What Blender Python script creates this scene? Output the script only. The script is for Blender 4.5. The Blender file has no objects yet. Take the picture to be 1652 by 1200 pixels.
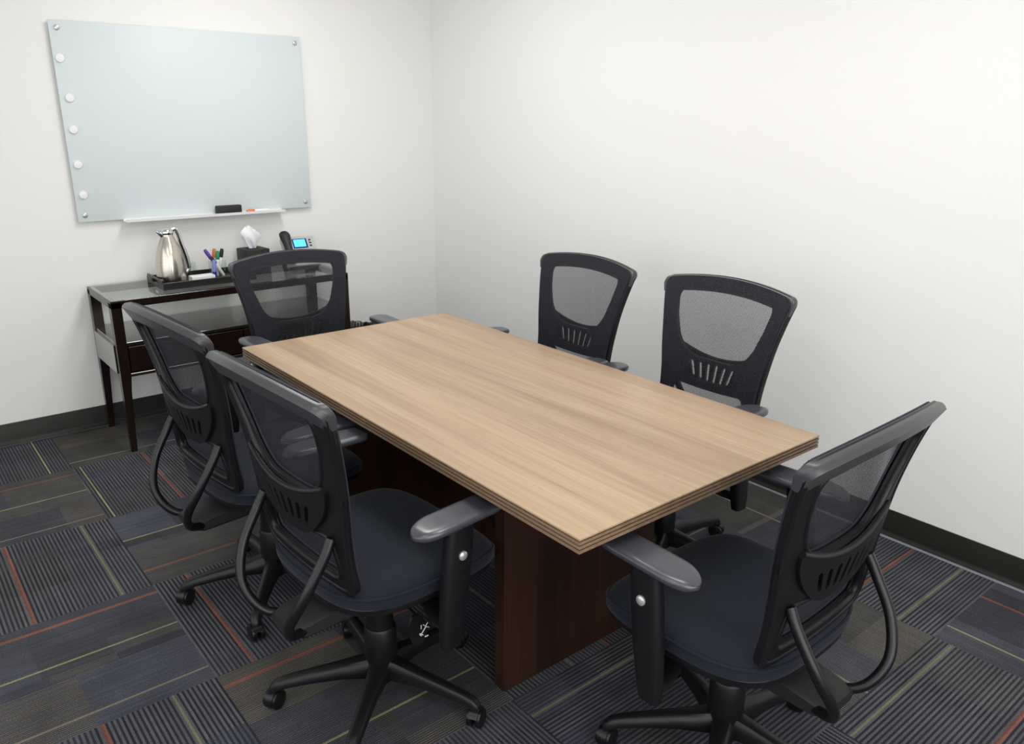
import bpy, bmesh, math, random
from mathutils import Vector, Matrix
C = bpy.context.scene.collection
S = bpy.context.scene
R = math.radians
PI = math.pi

# ------------------------------------------------------------ camera
cam = bpy.data.cameras.new('camera')
cam.sensor_fit = 'HORIZONTAL'; cam.sensor_width = 36.0
cam.lens = 1286.85 / 1652 * 36.0
cam.clip_start = 0.05
co = bpy.data.objects.new('camera', cam); C.objects.link(co)
co.location = (-2.9597, -4.4137, 1.5741)
co.rotation_euler = (1.26073, -0.00812, -0.68532)
S.camera = co

# ------------------------------------------------------------ exposure, world
S.view_settings.view_transform = 'Standard'
S.view_settings.look = 'None'
S.view_settings.gamma = 1.0
S.view_settings.use_curve_mapping = False
S.view_settings.exposure = -0.15
w = bpy.data.worlds.new('world'); S.world = w; w.use_nodes = True
w.node_tree.nodes['Background'].inputs['Color'].default_value = (0.75, 0.85, 1.0, 1)
w.node_tree.nodes['Background'].inputs['Strength'].default_value = 0.05

# ------------------------------------------------------------ ceiling light output
CEIL = 2.62
LAMPS = [(-1.35, -1.40), (-1.35, -3.35), (-3.40, -3.60)]
LAMP_W = [25, 17, 12]
XL, YF = -4.45, -5.75          # left and front walls

def area(name, loc, rot, sx, sy, power, col=(1, .99, .975)):
    l = bpy.data.lights.new(name, 'AREA'); l.shape = 'RECTANGLE'; l.size = sx; l.size_y = sy
    l.energy = power; l.color = col
    o = bpy.data.objects.new(name, l); C.objects.link(o); o.location = loc; o.rotation_euler = rot
    return o
for (lx, ly), e in zip(LAMPS, LAMP_W):
    area('troffer_light', (lx, ly, CEIL - 0.03), (0, 0, 0), 0.56, 1.16, e)

# added fill light from the left, standing in for daylight
area('left_fill_light', (XL + .03, -2.9, 1.35), (0, R(-90), 0), 1.7, 4.2, 15, (.97, .985, 1.0))
area('front_fill_light', (-2.6, YF + .05, 1.30), (R(90), 0, 0), 3.0, 2.0, 56, (1, .995, .98))  # added fill from behind the camera, to even out the walls

# ------------------------------------------------------------ materials
MATS = {}
def mat(name, col, rough=.5, metal=0.0, spec=.5, coat=0.0, noise=None, bump=None, sheen=0.0,
        trans=0.0, emit=None, alpha=None):
    if name in MATS: return MATS[name]
    m = bpy.data.materials.new(name); m.use_nodes = True
    nt = m.node_tree; b = nt.nodes['Principled BSDF']
    b.inputs['Base Color'].default_value = (*col, 1)
    b.inputs['Roughness'].default_value = rough
    b.inputs['Metallic'].default_value = metal
    b.inputs['Specular IOR Level'].default_value = spec
    b.inputs['Coat Weight'].default_value = coat
    b.inputs['Coat Roughness'].default_value = .08
    b.inputs['Sheen Weight'].default_value = sheen
    b.inputs['Transmission Weight'].default_value = trans
    if alpha is not None: b.inputs['Alpha'].default_value = alpha
    if emit:
        b.inputs['Emission Color'].default_value = (*emit[0], 1)
        b.inputs['Emission Strength'].default_value = emit[1]
    tc = nt.nodes.new('ShaderNodeTexCoord')
    if noise:
        sc, amt = noise[0], noise[1]
        mp = nt.nodes.new('ShaderNodeMapping'); mp.inputs['Scale'].default_value = noise[2] if len(noise) > 2 else (1, 1, 1)
        n = nt.nodes.new('ShaderNodeTexNoise'); n.inputs['Scale'].default_value = sc; n.inputs['Detail'].default_value = 4
        r = nt.nodes.new('ShaderNodeMapRange')
        r.inputs['From Min'].default_value = .3; r.inputs['From Max'].default_value = .7
        r.inputs['To Min'].default_value = 1 - amt; r.inputs['To Max'].default_value = 1 + amt
        mx = nt.nodes.new('ShaderNodeVectorMath'); mx.operation = 'SCALE'
        mx.inputs[0].default_value = col
        nt.links.new(tc.outputs['Object'], mp.inputs['Vector']); nt.links.new(mp.outputs['Vector'], n.inputs['Vector'])
        nt.links.new(n.outputs['Fac'], r.inputs['Value']); nt.links.new(r.outputs['Result'], mx.inputs['Scale'])
        nt.links.new(mx.outputs['Vector'], b.inputs['Base Color'])
    if bump:
        n2 = nt.nodes.new('ShaderNodeTexNoise'); n2.inputs['Scale'].default_value = bump[0]; n2.inputs['Detail'].default_value = 3
        bp = nt.nodes.new('ShaderNodeBump'); bp.inputs['Strength'].default_value = bump[1]; bp.inputs['Distance'].default_value = bump[2]
        nt.links.new(tc.outputs['Object'], n2.inputs['Vector']); nt.links.new(n2.outputs['Fac'], bp.inputs['Height'])
        nt.links.new(bp.outputs['Normal'], b.inputs['Normal'])
    MATS[name] = m
    return m

M_wall = mat('wall_paint', (.83, .828, .812), .75, spec=.25, bump=(220, .12, .002))
M_wall2 = mat('wall_paint_right', (.83, .83, .822), .75, spec=.25, bump=(220, .12, .002))
M_ceil = mat('ceiling_tile', (.80, .80, .78), .9, spec=.2, bump=(150, .3, .003))
M_bb = mat('black_vinyl', (.011, .0105, .009), .42, spec=.35, noise=(6, .25))
M_strip = mat('grey_toe_highlight', (.26, .26, .30), .4)
M_plastic = mat('black_plastic', (.006, .006, .0072), .40, spec=.36, bump=(600, .15, .0004))
M_plastic2 = mat('black_plastic_smooth', (.006, .006, .0075), .32, spec=.38)
M_rail = mat('charcoal_plastic', (.040, .041, .045), .38, spec=.6, bump=(600, .1, .0004))
M_pad = mat('grey_polyurethane', (.045, .046, .056), .30, spec=.75, bump=(500, .08, .0003))
M_seat = mat('seat_fabric', (.011, .013, .021), .9, spec=.15, sheen=.08, noise=(900, .35), bump=(900, .4, .0008))
M_frameM = mat('frame_fabric', (.027, .028, .041), .75, spec=.25)
M_steel = mat('brushed_steel', (.62, .58, .50), .24, metal=1.0, noise=(40, .08, (1, 1, 8)))
M_chrome = mat('chrome', (.75, .75, .78), .08, metal=1.0)
M_button = mat('silver_button', (.55, .55, .55), .3, metal=.6)
M_esp = mat('espresso_wood', (.010, .0045, .004), .22, spec=.5, noise=(14, .35, (8, 8, 1)))
M_esptop = mat('espresso_gloss', (.016, .012, .011), .10, spec=.8, coat=1.0, noise=(10, .3, (1, 8, 1)))
def clear_glass():
    m = bpy.data.materials.new('tinted_glass_top'); m.use_nodes = True
    nt = m.node_tree; nt.nodes.clear(); L = nt.links.new
    o = nt.nodes.new('ShaderNodeOutputMaterial'); mx = nt.nodes.new('ShaderNodeMixShader')
    tr = nt.nodes.new('ShaderNodeBsdfTransparent'); tr.inputs['Color'].default_value = (.95, .975, .955, 1)
    gl = nt.nodes.new('ShaderNodeBsdfGlossy'); gl.inputs['Roughness'].default_value = .03; gl.inputs['Color'].default_value = (.95, .97, .96, 1)
    fr = nt.nodes.new('ShaderNodeFresnel'); fr.inputs['IOR'].default_value = 1.62
    g_ = nt.nodes.new('ShaderNodeNewGeometry'); iv = nt.nodes.new('ShaderNodeMath'); iv.operation = 'SUBTRACT'; iv.inputs[0].default_value = 1
    mu = nt.nodes.new('ShaderNodeMath'); mu.operation = 'MULTIPLY'
    L(g_.outputs['Backfacing'], iv.inputs[1]); L(iv.outputs[0], mu.inputs[0]); L(fr.outputs[0], mu.inputs[1]); L(mu.outputs[0], mx.inputs[0]); L(tr.outputs[0], mx.inputs[1]); L(gl.outputs[0], mx.inputs[2]); L(mx.outputs[0], o.inputs['Surface'])
    return m
M_glasstop = clear_glass()
M_acrylic = M_glasstop
M_board = mat('frosted_glass_board', (.65, .715, .72), .42, spec=.25)
M_boardedge = mat('glass_edge', (.33, .45, .42), .15, spec=.6)
M_white = mat('white_plastic', (.82, .82, .82), .35)
M_tissue = mat('white_tissue', (.85, .86, .90), .9, spec=.1)
M_black = mat('black_matte', (.010, .010, .010), .55)
M_tray = mat('black_leather_tray', (.012, .011, .011), .35, bump=(300, .3, .001))
M_bag = mat('black_bag', (.012, .012, .012), .25, spec=.6)

def wood(name, c1, c2, c3, axis, rough, spec=.5, scale=1.0, coat=0.0):
    m = bpy.data.materials.new(name); m.use_nodes = True
    nt = m.node_tree; b = nt.nodes['Principled BSDF']; L = nt.links.new
    tc = nt.nodes.new('ShaderNodeTexCoord')
    def noise(sc3, s, d, rgh=.55, dist=0):
        mp = nt.nodes.new('ShaderNodeMapping'); mp.inputs['Scale'].default_value = sc3
        n = nt.nodes.new('ShaderNodeTexNoise'); n.inputs['Scale'].default_value = s
        n.inputs['Detail'].default_value = d; n.inputs['Roughness'].default_value = rgh; n.inputs['Distortion'].default_value = dist
        L(tc.outputs['Object'], mp.inputs['Vector']); L(mp.outputs['Vector'], n.inputs['Vector'])
        return n
    st = {'y': (1, .055, 1), 'x': (.055, 1, 1), 'z': (1, 1, .055)}[axis]
    st2 = {'y': (1, .02, 1), 'x': (.02, 1, 1), 'z': (1, 1, .02)}[axis]
    n1 = noise(st, 9 * scale, 5, .6, .6)
    n2 = noise(st2, 90 * scale, 4, .6)
    n3 = noise(st, 2.2 * scale, 2)
    r1 = nt.nodes.new('ShaderNodeValToRGB')
    e = r1.color_ramp.elements
    e[0].position = .30; e[0].color = (*c2, 1); e[1].position = .62; e[1].color = (*c1, 1)
    x = e.new(.47); x.color = tuple(.55 * a + .45 * bb for a, bb in zip(c1, c2)) + (1,)
    L(n1.outputs['Fac'], r1.inputs['Fac'])
    r2 = nt.nodes.new('ShaderNodeValToRGB')
    r2.color_ramp.elements[0].position = .40; r2.color_ramp.elements[0].color = (*c3, 1)
    r2.color_ramp.elements[1].position = .60; r2.color_ramp.elements[1].color = (1, 1, 1, 1)
    L(n2.outputs['Fac'], r2.inputs['Fac'])
    mx = nt.nodes.new('ShaderNodeMix'); mx.data_type = 'RGBA'; mx.blend_type = 'MULTIPLY'; mx.inputs[0].default_value = .8
    L(r1.outputs['Color'], mx.inputs[6]); L(r2.outputs['Color'], mx.inputs[7])
    r3 = nt.nodes.new('ShaderNodeMapRange'); r3.inputs['From Min'].default_value = .35; r3.inputs['From Max'].default_value = .65
    r3.inputs['To Min'].default_value = .90; r3.inputs['To Max'].default_value = 1.07
    L(n3.outputs['Fac'], r3.inputs['Value'])
    vm = nt.nodes.new('ShaderNodeVectorMath'); vm.operation = 'SCALE'
    L(mx.outputs[2], vm.inputs[0]); L(r3.outputs['Result'], vm.inputs['Scale'])
    L(vm.outputs['Vector'], b.inputs['Base Color'])
    b.inputs['Roughness'].default_value = rough; b.inputs['Specular IOR Level'].default_value = spec
    b.inputs['Coat Weight'].default_value = coat; b.inputs['Coat Roughness'].default_value = .25
    return m
M_top = wood('light_walnut_laminate', (.475, .342, .218), (.335, .226, .140), (.84, .80, .76), 'y', .36, .5)
M_edge = wood('walnut_edge', (.24, .165, .105), (.15, .10, .062), (.8, .75, .7), 'y', .5, .4)
M_base = wood('dark_walnut_laminate', (.040, .016, .008), (.015, .006, .004), (.7, .65, .6), 'z', .4, .4)

def mesh_mat(name, col, a_lo, a_hi, period):
    """woven net: an alpha pattern of small holes"""
    m = bpy.data.materials.new(name); m.use_nodes = True
    nt = m.node_tree; b = nt.nodes['Principled BSDF']; L = nt.links.new
    b.inputs['Base Color'].default_value = (*col, 1); b.inputs['Roughness'].default_value = .7
    b.inputs['Specular IOR Level'].default_value = .3
    tc = nt.nodes.new('ShaderNodeTexCoord'); sp = nt.nodes.new('ShaderNodeSeparateXYZ'); L(tc.outputs['Object'], sp.inputs[0])
    def mth(op, a, bb=None):
        n = nt.nodes.new('ShaderNodeMath'); n.operation = op
        for i, v in enumerate((a, bb)):
            if v is None: continue
            if isinstance(v, (int, float)): n.inputs[i].default_value = v
            else: L(v, n.inputs[i])
        return n.outputs[0]
    k = 2 * PI / period
    sx = mth('SINE', mth('MULTIPLY', sp.outputs['X'], k))
    row = mth('MULTIPLY', mth('GREATER_THAN', sx, 0.0), PI)
    sz = mth('SINE', mth('ADD', mth('MULTIPLY', sp.outputs['Z'], k * .62), row))
    hole = mth('GREATER_THAN', mth('MULTIPLY', mth('ABSOLUTE', sx), sz), .08)
    # the net has thickness: seen slantwise its threads close up (T0 ** (1 / cos))
    geo = nt.nodes.new('ShaderNodeNewGeometry'); dt = nt.nodes.new('ShaderNodeVectorMath'); dt.operation = 'DOT_PRODUCT'
    L(geo.outputs['Normal'], dt.inputs[0]); L(geo.outputs['Incoming'], dt.inputs[1])
    c = mth('MAXIMUM', mth('ABSOLUTE', dt.outputs['Value']), .12)
    t0 = mth('ADD', mth('MULTIPLY', hole, a_lo - a_hi), a_hi)
    L(mth('SUBTRACT', 1.0, mth('POWER', mth('SUBTRACT', 1.0, t0), mth('DIVIDE', 1.0, c))), b.inputs['Alpha'])
    return m
M_mesh = mesh_mat('black_mesh_fabric', (.026, .026, .032), .02, .53, .0050)

# ------------------------------------------------------------ helpers
def link(name, bm, m, parent=None, sharp=40, kind=None):
    me = bpy.data.meshes.new(name)
    bmesh.ops.recalc_face_normals(bm, faces=bm.faces)
    bm.to_mesh(me); bm.free()
    for mm in (m if isinstance(m, (list, tuple)) else [m]): me.materials.append(mm)
    for p in me.polygons: p.use_smooth = True
    me.set_sharp_from_angle(angle=R(sharp))
    o = bpy.data.objects.new(name, me); C.objects.link(o)
    if parent: o.parent = parent
    if kind: o['kind'] = kind
    return o
def thing(name, label, cat, loc=(0, 0, 0), rotz=0.0, group=None):
    o = bpy.data.objects.new(name, None); C.objects.link(o); o.empty_display_size = .05
    o.location = loc; o.rotation_euler = (0, 0, rotz)
    return tag(o, label, cat, group)
def tag(o, label, cat, group=None):
    o['label'] = label; o['category'] = cat
    if group: o['group'] = group
    return o
def copy_tree(o, parent=None):
    c = o.copy(); C.objects.link(c); c.parent = parent
    for ch in list(o.children): copy_tree(ch, c)
    return c

def add_box(bm, x0, x1, y0, y1, z0, z1, bev=0.0, seg=2, mi=0):
    t = bmesh.new()
    bmesh.ops.create_cube(t, size=1.0)
    for v in t.verts:
        v.co = Vector(((x0 + x1) / 2 + v.co.x * (x1 - x0), (y0 + y1) / 2 + v.co.y * (y1 - y0), (z0 + z1) / 2 + v.co.z * (z1 - z0)))
    if bev: bmesh.ops.bevel(t, geom=list(t.edges), offset=bev, segments=seg, profile=.5, affect='EDGES')
    merge(bm, t, mi)
def merge(bm, t, mi=0, mtx=None):
    vm = {}
    for v in t.verts: vm[v] = bm.verts.new(mtx @ v.co if mtx else v.co)
    for f in t.faces:
        nf = bm.faces.new([vm[v] for v in f.verts]); nf.material_index = mi if mi else f.material_index
    t.free()
def box(x0, x1, y0, y1, z0, z1, bev=0.0, seg=2):
    bm = bmesh.new(); add_box(bm, x0, x1, y0, y1, z0, z1, bev, seg); return bm
def rings(bm, rs, cap0=True, cap1=True, closed=False):
    """loft between closed rings of equal length"""
    vs = [[bm.verts.new(p) for p in r] for r in rs]
    n = len(rs[0])
    pairs = list(zip(vs, vs[1:])) + ([(vs[-1], vs[0])] if closed else [])
    for a, b in pairs:
        for i in range(n):
            j = (i + 1) % n
            bm.faces.new((a[i], a[j], b[j], b[i]))
    if not closed:
        if cap0: bm.faces.new(vs[0][::-1])
        if cap1: bm.faces.new(vs[-1])
    return vs
def lathe(bm, prof, n=32, c=(0, 0, 0), axis='z'):
    rs = []
    for r, z in prof:
        r = max(r, 1e-5)
        ring = []
        for i in range(n):
            a = 2 * PI * i / n
            p = (r * math.cos(a), r * math.sin(a), z)
            if axis == 'x': p = (p[2], p[0], p[1])
            if axis == 'y': p = (p[0], p[2], p[1])
            ring.append((p[0] + c[0], p[1] + c[1], p[2] + c[2]))
        rs.append(ring)
    rings(bm, rs)
def catmull(pts, sub=6):
    P = [Vector(p) for p in pts]; out = []
    for i in range(len(P) - 1):
        p0 = P[i - 1] if i else P[0] * 2 - P[1]
        p1, p2 = P[i], P[i + 1]
        p3 = P[i + 2] if i + 2 < len(P) else P[-1] * 2 - P[-2]
        for k in range(sub):
            t = k / sub
            out.append(.5 * ((2 * p1) + (p2 - p0) * t + (2 * p0 - 5 * p1 + 4 * p2 - p3) * t * t + (3 * p1 - p0 - 3 * p2 + p3) * t ** 3))
    out.append(P[-1]); return out
def tube(bm, pts, rad, n=12, flat=1.0, up=(0, 0, 1), smooth=True, sub=6):
    """rad: number or list matching pts; flat scales the second axis"""
    if smooth:
        if isinstance(rad, (list, tuple)):
            rr = [v.x for v in catmull([(r, 0, 0) for r in rad], sub)]
        path = catmull(pts, sub)
        if not isinstance(rad, (list, tuple)): rr = [rad] * len(path)
    else:
        path = [Vector(p) for p in pts]; rr = list(rad) if isinstance(rad, (list, tuple)) else [rad] * len(path)
    rs = []; u = None
    for i, p in enumerate(path):
        t = (path[min(i + 1, len(path) - 1)] - path[max(i - 1, 0)]).normalized()
        if u is None:
            u = Vector(up).cross(t)
            if u.length < 1e-3: u = Vector((1, 0, 0)).cross(t)
            u.normalize()
        else:
            u = (u - t * u.dot(t)).normalized()
        v = t.cross(u)
        rs.append([p + (u * math.cos(2 * PI * k / n) + v * math.sin(2 * PI * k / n) * flat) * rr[i] for k in range(n)])
    rings(bm, rs)
def disc_box(bm, c, r, h, n=24):  # upright short cylinder with a softened rim
    lathe(bm, [(0, 0), (r * .96, 0), (r, h * .12), (r, h * .8), (r * .85, h), (0, h)], n, c)

# ---- plates cut out of a curved sheet by a 2-D field (inside where f >= 0)
def clip_grid(f, x0, x1, z0, z1, nx, nz):
    X = [x0 + (x1 - x0) * i / nx for i in range(nx + 1)]; Z = [z0 + (z1 - z0) * j / nz for j in range(nz + 1)]
    F = [[f(x, z) for z in Z] for x in X]
    bm = bmesh.new(); vc = {}; ec = {}
    def V(i, j):
        if (i, j) not in vc: vc[(i, j)] = bm.verts.new((X[i], 0, Z[j]))
        return vc[(i, j)]
    def E(a, b):
        k = (min(a, b), max(a, b))
        if k not in ec:
            a, b = k
            pa, pb = (X[a[0]], Z[a[1]]), (X[b[0]], Z[b[1]])
            lo, hi, fl = 0.0, 1.0, F[a[0]][a[1]]
            for _ in range(14):
                m = (lo + hi) / 2
                fm = f(pa[0] + (pb[0] - pa[0]) * m, pa[1] + (pb[1] - pa[1]) * m)
                if (fm >= 0) == (fl >= 0): lo = m
                else: hi = m
            t = min(max((lo + hi) / 2, .03), .97)
            ec[k] = bm.verts.new((pa[0] + (pb[0] - pa[0]) * t, 0, pa[1] + (pb[1] - pa[1]) * t))
        return ec[k]
    for i in range(nx):
        for j in range(nz):
            cs = [(i, j), (i + 1, j), (i + 1, j + 1), (i, j + 1)]
            poly = []
            for k in range(4):
                a, b = cs[k], cs[(k + 1) % 4]
                ia, ib = F[a[0]][a[1]] >= 0, F[b[0]][b[1]] >= 0
                if ia: poly.append(V(*a))
                if ia != ib: poly.append(E(a, b))
            if len(poly) >= 3: bm.faces.new(poly)
    return bm
def loops_of(flat):
    nb = {}
    for ed in flat.edges:
        if len(ed.link_faces) == 1:
            a, b = ed.verts; nb.setdefault(a, []).append(b); nb.setdefault(b, []).append(a)
    out = []; seen = set()
    for st in nb:
        if st in seen: continue
        lp = [st]; seen.add(st); cur = st
        while True:
            nx_ = [v for v in nb[cur] if v not in seen]
            if not nx_: break
            cur = nx_[0]; seen.add(cur); lp.append(cur)
        if len(lp) > 8: out.append([(v.co.x, v.co.z) for v in lp])
    return out
def bead(bm, f, dims, surf, off, rad, step=.009, n=10, flat_=1.0):
    fl = clip_grid(f, *dims); lps = loops_of(fl); fl.free(); e = 1e-3
    for lp in lps:
        P = [Vector((a, b)) for a, b in lp]; N = len(P)
        L_ = [0]
        for i in range(N): L_.append(L_[-1] + (P[(i + 1) % N] - P[i]).length)
        m = max(16, int(L_[-1] / step)); pts = []; k = 0
        for q in range(m):
            t = L_[-1] * q / m
            while L_[k + 1] < t: k += 1
            u = (t - L_[k]) / max(L_[k + 1] - L_[k], 1e-9)
            pts.append(P[k % N].lerp(P[(k + 1) % N], u))
        for _ in range(2): pts = [(pts[i - 1] + pts[i] * 2 + pts[(i + 1) % m]) / 4 for i in range(m)]
        W = []
        for a in pts:
            p = Vector(surf(a.x, a.y)); nrm = (Vector(surf(a.x, a.y + e)) - p).cross(Vector(surf(a.x + e, a.y)) - p).normalized()
            if nrm.y < 0: nrm = -nrm
            W.append((p + nrm * off, nrm))
        rs = []
        for i in range(m):
            t = (W[(i + 1) % m][0] - W[i - 1][0]).normalized(); nn = W[i][1]; s_ = t.cross(nn).normalized(); nn = s_.cross(t)
            rs.append([W[i][0] + (s_ * math.cos(2 * PI * k / n) * flat_ + nn * math.sin(2 * PI * k / n)) * rad for k in range(n)])
        rings(bm, rs, closed=True)
def plate(f, dims, surf, off0, off1, rnd=0.0):
    """sheet between surf+off0 (towards the sitter) and surf+off1 (rear), edges rounded"""
    flat = clip_grid(f, *dims)
    bm = bmesh.new(); A = {}; B = {}
    e = 1e-3
    for v in flat.verts:
        x, z = v.co.x, v.co.z
        p = Vector(surf(x, z)); dx = Vector(surf(x + e, z)) - p; dz = Vector(surf(x, z + e)) - p
        n = dz.cross(dx).normalized()          # faces +y... rearwards is -n
        if n.y < 0: n = -n
        t = 1.0
        if rnd:
            q = min(max(f(x, z), 0) / rnd, 1); t = .35 + .65 * math.sqrt(1 - (1 - q) ** 2)
        mid = (off0 + off1) / 2; h = (off0 - off1) / 2 * t
        A[v] = bm.verts.new(p + n * (mid + h)); B[v] = bm.verts.new(p + n * (mid - h))
    for fc in flat.faces:
        bm.faces.new([A[v] for v in fc.verts]); bm.faces.new([B[v] for v in reversed(fc.verts)])
    for ed in flat.edges:
        if len(ed.link_faces) == 1:
            a, b = ed.verts
            bm.faces.new((A[a], B[a], B[b], A[b]))
    flat.free()
    return bm

# ============================================================ room
fl_parent = None
def structure(name, bm, m): return link(name, bm, m, None, kind='structure')
structure('wall_back', box(XL, 0.12, 0.0, 0.12, 0, CEIL), M_wall)
structure('wall_right', box(0.0, 0.12, YF, 0.0, 0, CEIL), M_wall2)
structure('wall_left', box(XL - .12, XL, YF, 0.12, 0, CEIL), M_wall)
structure('wall_front', box(XL - .12, .12, YF - .12, YF, 0, CEIL), M_wall)
structure('ceiling', box(XL - .12, .12, YF - .12, .12, CEIL, CEIL + .1), M_ceil)
for (lx, ly), lab_ in zip(LAMPS, ('recessed ceiling light panel above the back of the table near the room corner', 'recessed ceiling light panel above the near end of the table', 'recessed ceiling light panel over the carpet left of the table')):
    t = thing('ceiling_light', lab_, 'ceiling light', (lx, ly, CEIL), 0, 'ceiling light panels')
    bm = bmesh.new()
    for a in ((-.31, -.285, -.61, .61), (.285, .31, -.61, .61), (-.285, .285, -.61, -.585), (-.285, .285, .585, .61)):
        add_box(bm, a[0], a[1], a[2], a[3], -.022, 0)
    link('frame', bm, M_white, t)
    link('diffuser', box(-.285, .285, -.585, .585, -.012, -.002), mat('lit_diffuser', (.9, .9, .9), .5, emit=((1, .98, .95), 1.2)), t)

def baseboard(name, along, a0, a1, H=.109):
    prof = [(0, 0), (.020, 0), (.019, .004), (.010, .012), (.006, .022), (.006, H - .003), (.004, H), (0, H)]
    bm = bmesh.new()
    if along == 'y': rs = [[(-d, a, h) for d, h in prof] for a in (a0, a1)]
    else: rs = [[(a, -d, h) for d, h in prof] for a in (a0, a1)]
    rings(bm, rs)
    return structure(name, bm, M_bb)
bm = bmesh.new()
add_box(bm, XL, XL + .02, -5.0, -.8, .5, 2.2)
o = structure('fill_panel_left', bm, mat('left_fill_glow', (.8, .82, .84), .6, emit=((.95, .98, 1.0), .8)))  # made-up glowing panel, added to light the room from the left
bm = bmesh.new()
for a in ((-5.06, -5.0, .44, 2.26), (-.8, -.74, .44, 2.26), (-5.0, -.8, .44, .5), (-5.0, -.8, 2.2, 2.26), (-2.93, -2.87, .5, 2.2)):
    add_box(bm, XL, XL + .035, a[0], a[1], a[2], a[3])
link('fill_panel_frame', bm, M_black, o)  # frame around the added left panel, out of view
bm = bmesh.new(); add_box(bm, -4.1, -1.1, YF, YF + .03, .3, 2.3)
o = structure('fill_panel_front', bm, mat('front_fill_glow', (.8, .8, .8), .6, emit=((1, .99, .97), .5)))  # made-up glowing panel behind the camera, added as front fill
baseboard('baseboard_right', 'y', YF, -0.006)
baseboard('baseboard_back', 'x', XL, 0.0)
bm = bmesh.new(); rings(bm, [[(XL, a, 0), (XL + .008, a, 0), (XL + .008, a, .109), (XL, a, .109)] for a in (YF, 0)])
structure('baseboard_left', bm, M_bb)
structure('toe_highlight_1', box(-.034, -.0202, YF, -.02, 0.0, .004, .001, 1), M_strip)  # light grey strip painted in for the highlight on the baseboard toe
structure('toe_highlight_2', box(XL, -.034, -.028, -.0202, 0.0, .003, .001, 1), mat('dim_toe_highlight', (.06, .06, .065), .5))  # the same painted toe highlight, fainter, along the back wall

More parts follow.
